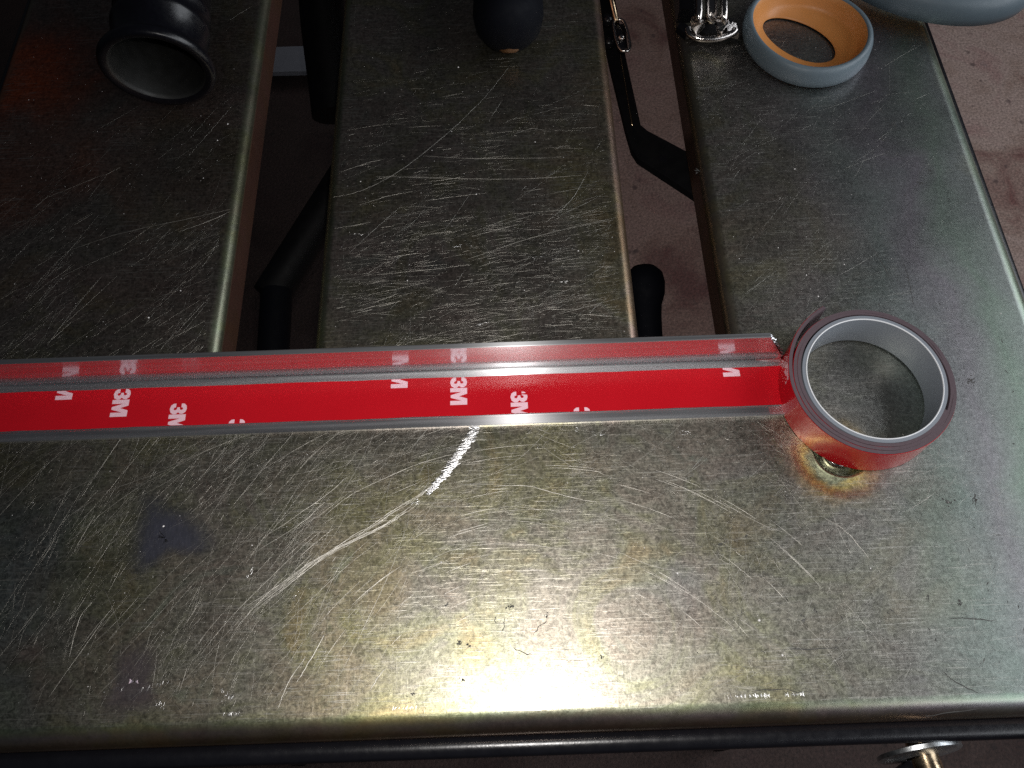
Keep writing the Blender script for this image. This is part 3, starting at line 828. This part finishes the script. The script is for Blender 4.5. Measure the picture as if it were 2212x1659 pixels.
# ================================================================== roll of tape
RC = Vector((153.6, 154.0, 0)); RH = 19.0; RZ = 0.5
roll = empty('tape_roll', (RC.x, RC.y, 0), 'roll of red backed grey foam tape standing at the right end of the angle', 'tape roll')
prof = [(28.25, 0.2), (28.1, 0.4), (27.95, 1), (27.95, RH - 1.0), (28.1, RH - .35)]
G().lathe([(r, z + RZ) for r, z in prof], RC, (0, 0, 1), 120).out('core_wall', M_CORE, roll)
G().lathe([(r, z + RZ) for r, z in [(28.1, RH - .35), (28.2, RH + .02), (28.55, RH + .02), (28.65, RH - .2)]], RC, (0, 0, 1), 120).out('core_rim_reflection', M_RIM, roll)
G().lathe([(r, z + RZ) for r, z in [(28.6, RH - .2), (30.1, RH - .25), (30.15, RH - .6), (30.15, .2), (28.25, .2)]], RC, (0, 0, 1), 120).out('core_body', M_CORE, roll, sharp=40)
# spiral winding: angle runs clockwise, ends with a loose tail at the upper left
TURNS = 2.6
def spiral(t):
    """t turns from the start; returns centre line point of the foam"""
    total = TURNS
    th = math.radians(112 + 360 * (total - t))
    r = 30.85 + t * (1.32 + 0.42 * math.cos(th - math.radians(218)))
    if t > total - 0.25:
        s = (t - total + 0.25) / 0.25; r += 4.0 * s ** 2.2
    return Vector((RC.x + r * math.cos(th), RC.y + r * math.sin(th), 0))
N = 520; sp = [spiral(TURNS * i / N) for i in range(N + 1)]
def ribbon(a, b, z0, z1, i0=0, i1=N):
    rs = []
    for i in range(i0, i1 + 1):
        t = (sp[min(i + 1, N)] - sp[max(i - 1, 0)]).normalized(); o = Vector((-t.y, t.x, 0))
        o = o if o.dot(sp[i] - RC) > 0 else -o
        wob = 0.10 * math.sin(i * .21) + 0.06 * math.sin(i * .53 + 1)
        rs.append([sp[i] + o * a + Vector((0, 0, z0)), sp[i] + o * b + Vector((0, 0, z0)), sp[i] + o * b + Vector((0, 0, z1 + wob)), sp[i] + o * a + Vector((0, 0, z1 + wob))])
    return rs
G().rings(ribbon(-.82, .60, RZ + .25, RZ + RH - .3), True, True, True).out('foam_winding', M_FOAM, roll, sharp=40)
M_LINEREDGE = M_RED
liner = G().rings(ribbon(.61, .78, RZ + .1, RZ + RH - .75), True, True, True).out('red_liner', M_RED, roll, sharp=40)
# print marks wrapped round the outer face
def wrap_mark(frac, off):
    i0 = int(N * frac); base = sp[i0]
    for P in (THREE, EM):
        Q = clip([(off * 19 + a * 1.07, b) for a, b in P], .3, 18.5)
        if not Q: continue
        pts2 = [Vector((a, b, 0)) for a, b in Q]; vs = []
        for a, b in Q:
            s = b - 3.75; k = i0 + s / 1.35; k = max(1, min(N - 1, k)); i = int(k); f = k - i
            p = sp[i].lerp(sp[i + 1], f); t = (sp[i + 1] - sp[i]).normalized(); o = Vector((-t.y, t.x, 0)); o = o if o.dot(p - RC) > 0 else -o
            vs.append(p + o * .82 + Vector((0, 0, RZ + RH - .3 - a)))
        fs = [tuple(t_) for t_ in tessellate_polygon([pts2])]
        mesh('printed_letter', vs, fs, M_INK, liner, smooth=False)
wrap_mark(0.936, -0.38)
wrap_mark(0.888, 0.87)
wrap_mark(0.760, -0.62)

# ================================================================== black flared tube
tb = empty('black_tube', (-178, 370, 0), 'black flared plastic tube lying on the left plank, open mouth facing the viewer', 'tube')
O = Vector((-175.5, 337, 29.5)); ax = Vector((-0.02, 1, 0.15)).normalized()
outer = [(25.2, 0.6), (27.5, -0.6), (29.2, -0.4), (30.3, 1.0), (30.5, 3.2), (29.6, 5.4), (27.6, 7.0), (25.9, 8.6), (25.3, 11), (25.2, 24), (26.0, 25.2), (26.2, 27), (26.0, 28.6), (25.1, 29.8), (25.0, 36), (25.8, 37.2), (25.8, 40), (25.0, 41.2), (25.0, 140)]
outer = [(r * .93, t * .93) for r, t in outer]; G().lathe(outer, O, ax, 80).out('body', M_BLACKPL, tb)
inner = [(25.2, 0.6), (24.4, 1.4), (24.0, 3), (23.6, 12), (22.5, 60), (22.0, 138), (0, 138)]
inner = [(r * .93, t * .93) for r, t in inner]; G().lathe(inner, O, ax, 80).out('bore', M_BLACKIN, tb)

# ================================================================== dark rounded handle
hd = empty('tool_handle', (5, 385, 0), 'dark rounded tool handle end on the middle plank at the top edge', 'handle')
o = un(1098, 42, 19); ax = Vector((0.03, 1, 0.10)).normalized()
G().lathe([(r * 1.25, t * 1.2) for r, t in [(0, -13.5), (6, -12.6), (11, -9.5), (14.2, -4.5), (15.4, 2), (15.2, 10), (13.8, 20), (13, 32), (13.5, 60), (13.5, 120)]], o + Vector((0, 0, 1)), ax, 48).out('grip', M_NAVY, hd)
G().lathe([(0, -1.4), (4.2, -1.0), (5.8, 0.4), (6.2, 2.4)], o + Vector((0, -10.5, -11.5)), Vector((0, 1, 1.4)), 28).out('end_cap', M_OCHRE, hd)

# ================================================================== clamp jaw on the right plank
cl = empty('clamp', (113, 385, 0), 'shiny nickel clamp jaw with curved foot beside the scissors', 'clamp')
foot = catmull([un(1487, 60, 9), un(1492, 74, 8), un(1515, 83, 7.5), un(1550, 82, 7.5), un(1580, 72, 8.5), un(1590, 62, 10)], 6)
G().sweep(foot, [(-1.6, -1.5), (1.6, -1.5), (1.9, 0), (1.2, 1.2), (0, 1.6), (-1.2, 1.2), (-1.9, 0)]).out('foot', M_CHROME, cl)
fc = [un(1500, 56, 7), un(1525, 74, 6), un(1570, 66, 7), un(1586, 40, 10), un(1545, 30, 10), un(1503, 42, 9)]
g = G(); n = len(fc); g.add([p for p in fc] + [p + Vector((0, 0, -3)) for p in fc], [tuple(range(n))[::-1], *[(i, (i + 1) % n, n + (i + 1) % n, n + i) for i in range(n)]])
g.out('foot_plate', M_LEG, cl, smooth=False)
for x0, x1, s in ((1508, 1512, 1), (1562, 1560, 1)):
    P = [un(x1, 62, 10), un(x0, 46, 16), un(x0 + 2, 20, 20), un(x0, -60, 22)]
    P = catmull(P, 5)
    G().sweep(P, [(-1.5, -4), (1.5, -4), (1.6, 2.4), (1.0, 3.1), (-1.0, 3.1), (-1.6, 2.4)]).out('web', M_CHROME, cl, sharp=50)
P = catmull([un(1536, 44, 10), un(1537, 20, 15), un(1536, -60, 17)], 6)
G().tube(P, 3.4, 20).out('screw', M_CHROME, cl, sharp=50)
P = catmull([un(1483, 30, 10), un(1482, 0, 12), un(1478, -60, 14)], 5)
G().sweep(P, [(-4.5, -8), (4.5, -8), (4.5, 3), (3, 4.5), (-3, 4.5), (-4.5, 3)]).out('jaw_arm', M_FRAME, cl, sharp=40)
for P in ([un(1470, 48, 6), un(1480, 50, 7), un(1500, 66, 7), un(1482, 74, 4), un(1462, 58, 4)], [un(1566, 40, 10), un(1590, 50, 8), un(1597, 72, 6), un(1572, 66, 8)]):
    n = len(P); g = G(); g.add([p for p in P] + [p + Vector((0, 0, -4)) for p in P], [tuple(range(n))[::-1], tuple(range(n, 2 * n)), *[(i, (i + 1) % n, n + (i + 1) % n, n + i) for i in range(n)]])
    g.out('side_plate', M_CHROME if P[0].x > 115 else M_FRAME, cl, smooth=False)

# ================================================================== scissors
sz = empty('scissors', (175, 380, 0), 'scissors with grey and orange handle loops at the right plank top', 'scissors')
def loopring(cen, a, b, rot, sect, tiltx=0.0, tilty=0.0, n=90):
    """sect: list of (scale-in mm from the outer ellipse, z)"""
    rs = []
    Mr = Matrix.Rotation(math.radians(tiltx), 4, 'X') @ Matrix.Rotation(math.radians(tilty), 4, 'Y') @ Matrix.Rotation(math.radians(rot), 4, 'Z')
    for ins, z in sect:
        ring = []
        for k in range(n):
            t = 2 * math.pi * k / n; c, s = math.cos(t), math.sin(t)
            if isinstance(ins, tuple): A, B, ox, oy = ins
            else: A, B, ox, oy = a - ins, b - ins, 0, 0
            x = A * c + ox; y = B * s * (1 + 0.07 * c) + oy
            ring.append(Vector(cen) + Mr @ Vector((x, y, z)))
        rs.append(ring)
    return rs
cen = (169.5, 372.5, 0.6)
A_, B_ = 36.0, 33.5
grey = [(2.2, 0), (0.6, 1.2), (0.0, 4.5), (0.3, 9.0), (1.3, 11.6), (2.6, 12.6), (3.9, 12.4), (4.3, 11.9)]
orange = [(4.3, 11.9), (5.0, 11.2), (6.0, 9.0), (7.4, 5.0), (9.0, 2.6), ((23.0, 13.8, -3.2, 0.3), 1.4), ((22.5, 13.3, -3.2, 0.3), 0.3)]
G().rings(loopring(cen, A_, B_, -45, grey)).out('handle_loop', M_GREYGRIP, sz)
G().rings(loopring(cen, A_, B_, -45, orange)).out('inner_grip', M_ORANGE, sz)
cen2 = (246, 414, 6)
G().rings(loopring(cen2, 58, 40, -18, [(6, 0), (1.5, 2.5), (0, 8), (1, 14), (4, 17.5), (8, 18.5), (12, 17.5)], 0, 0)).out('handle_loop', M_GREYGRIP, sz)
G().rings(loopring(cen2, 58, 40, -18, [(12, 17.5), (14, 14), (17, 6), (20, 3), (19, 1), (6, 0)], 0, 0)).out('inner_grip', M_ORANGE, sz)
G().sweep([(190, 400, 6), (205, 425, 8), (230, 470, 10)], [(-7, -4), (7, -4), (8, 0), (6, 4), (-6, 4), (-8, 0)]).out('shank', M_GREYGRIP, sz)

# ================================================================== pale board on the floor behind
P = [un(x, y, -700) for x, y in ((560, 156), (738, 152), (728, 122), (712, 104), (688, 98), (560, 103))]
g = G(); n = len(P)
g.add([p for p in P] + [p - Vector((0, 0, 9)) for p in P], [tuple(range(n)), tuple(range(n, 2 * n))[::-1], *[(i, n + i, n + (i + 1) % n, (i + 1) % n) for i in range(n)]])
bd = g.out('board_offcut', M_PALE, None, smooth=False)
bd.location = (0, 0, 0)
tag(bd, 'rounded grey board offcut above the dark floor, seen through the left slot', 'board')
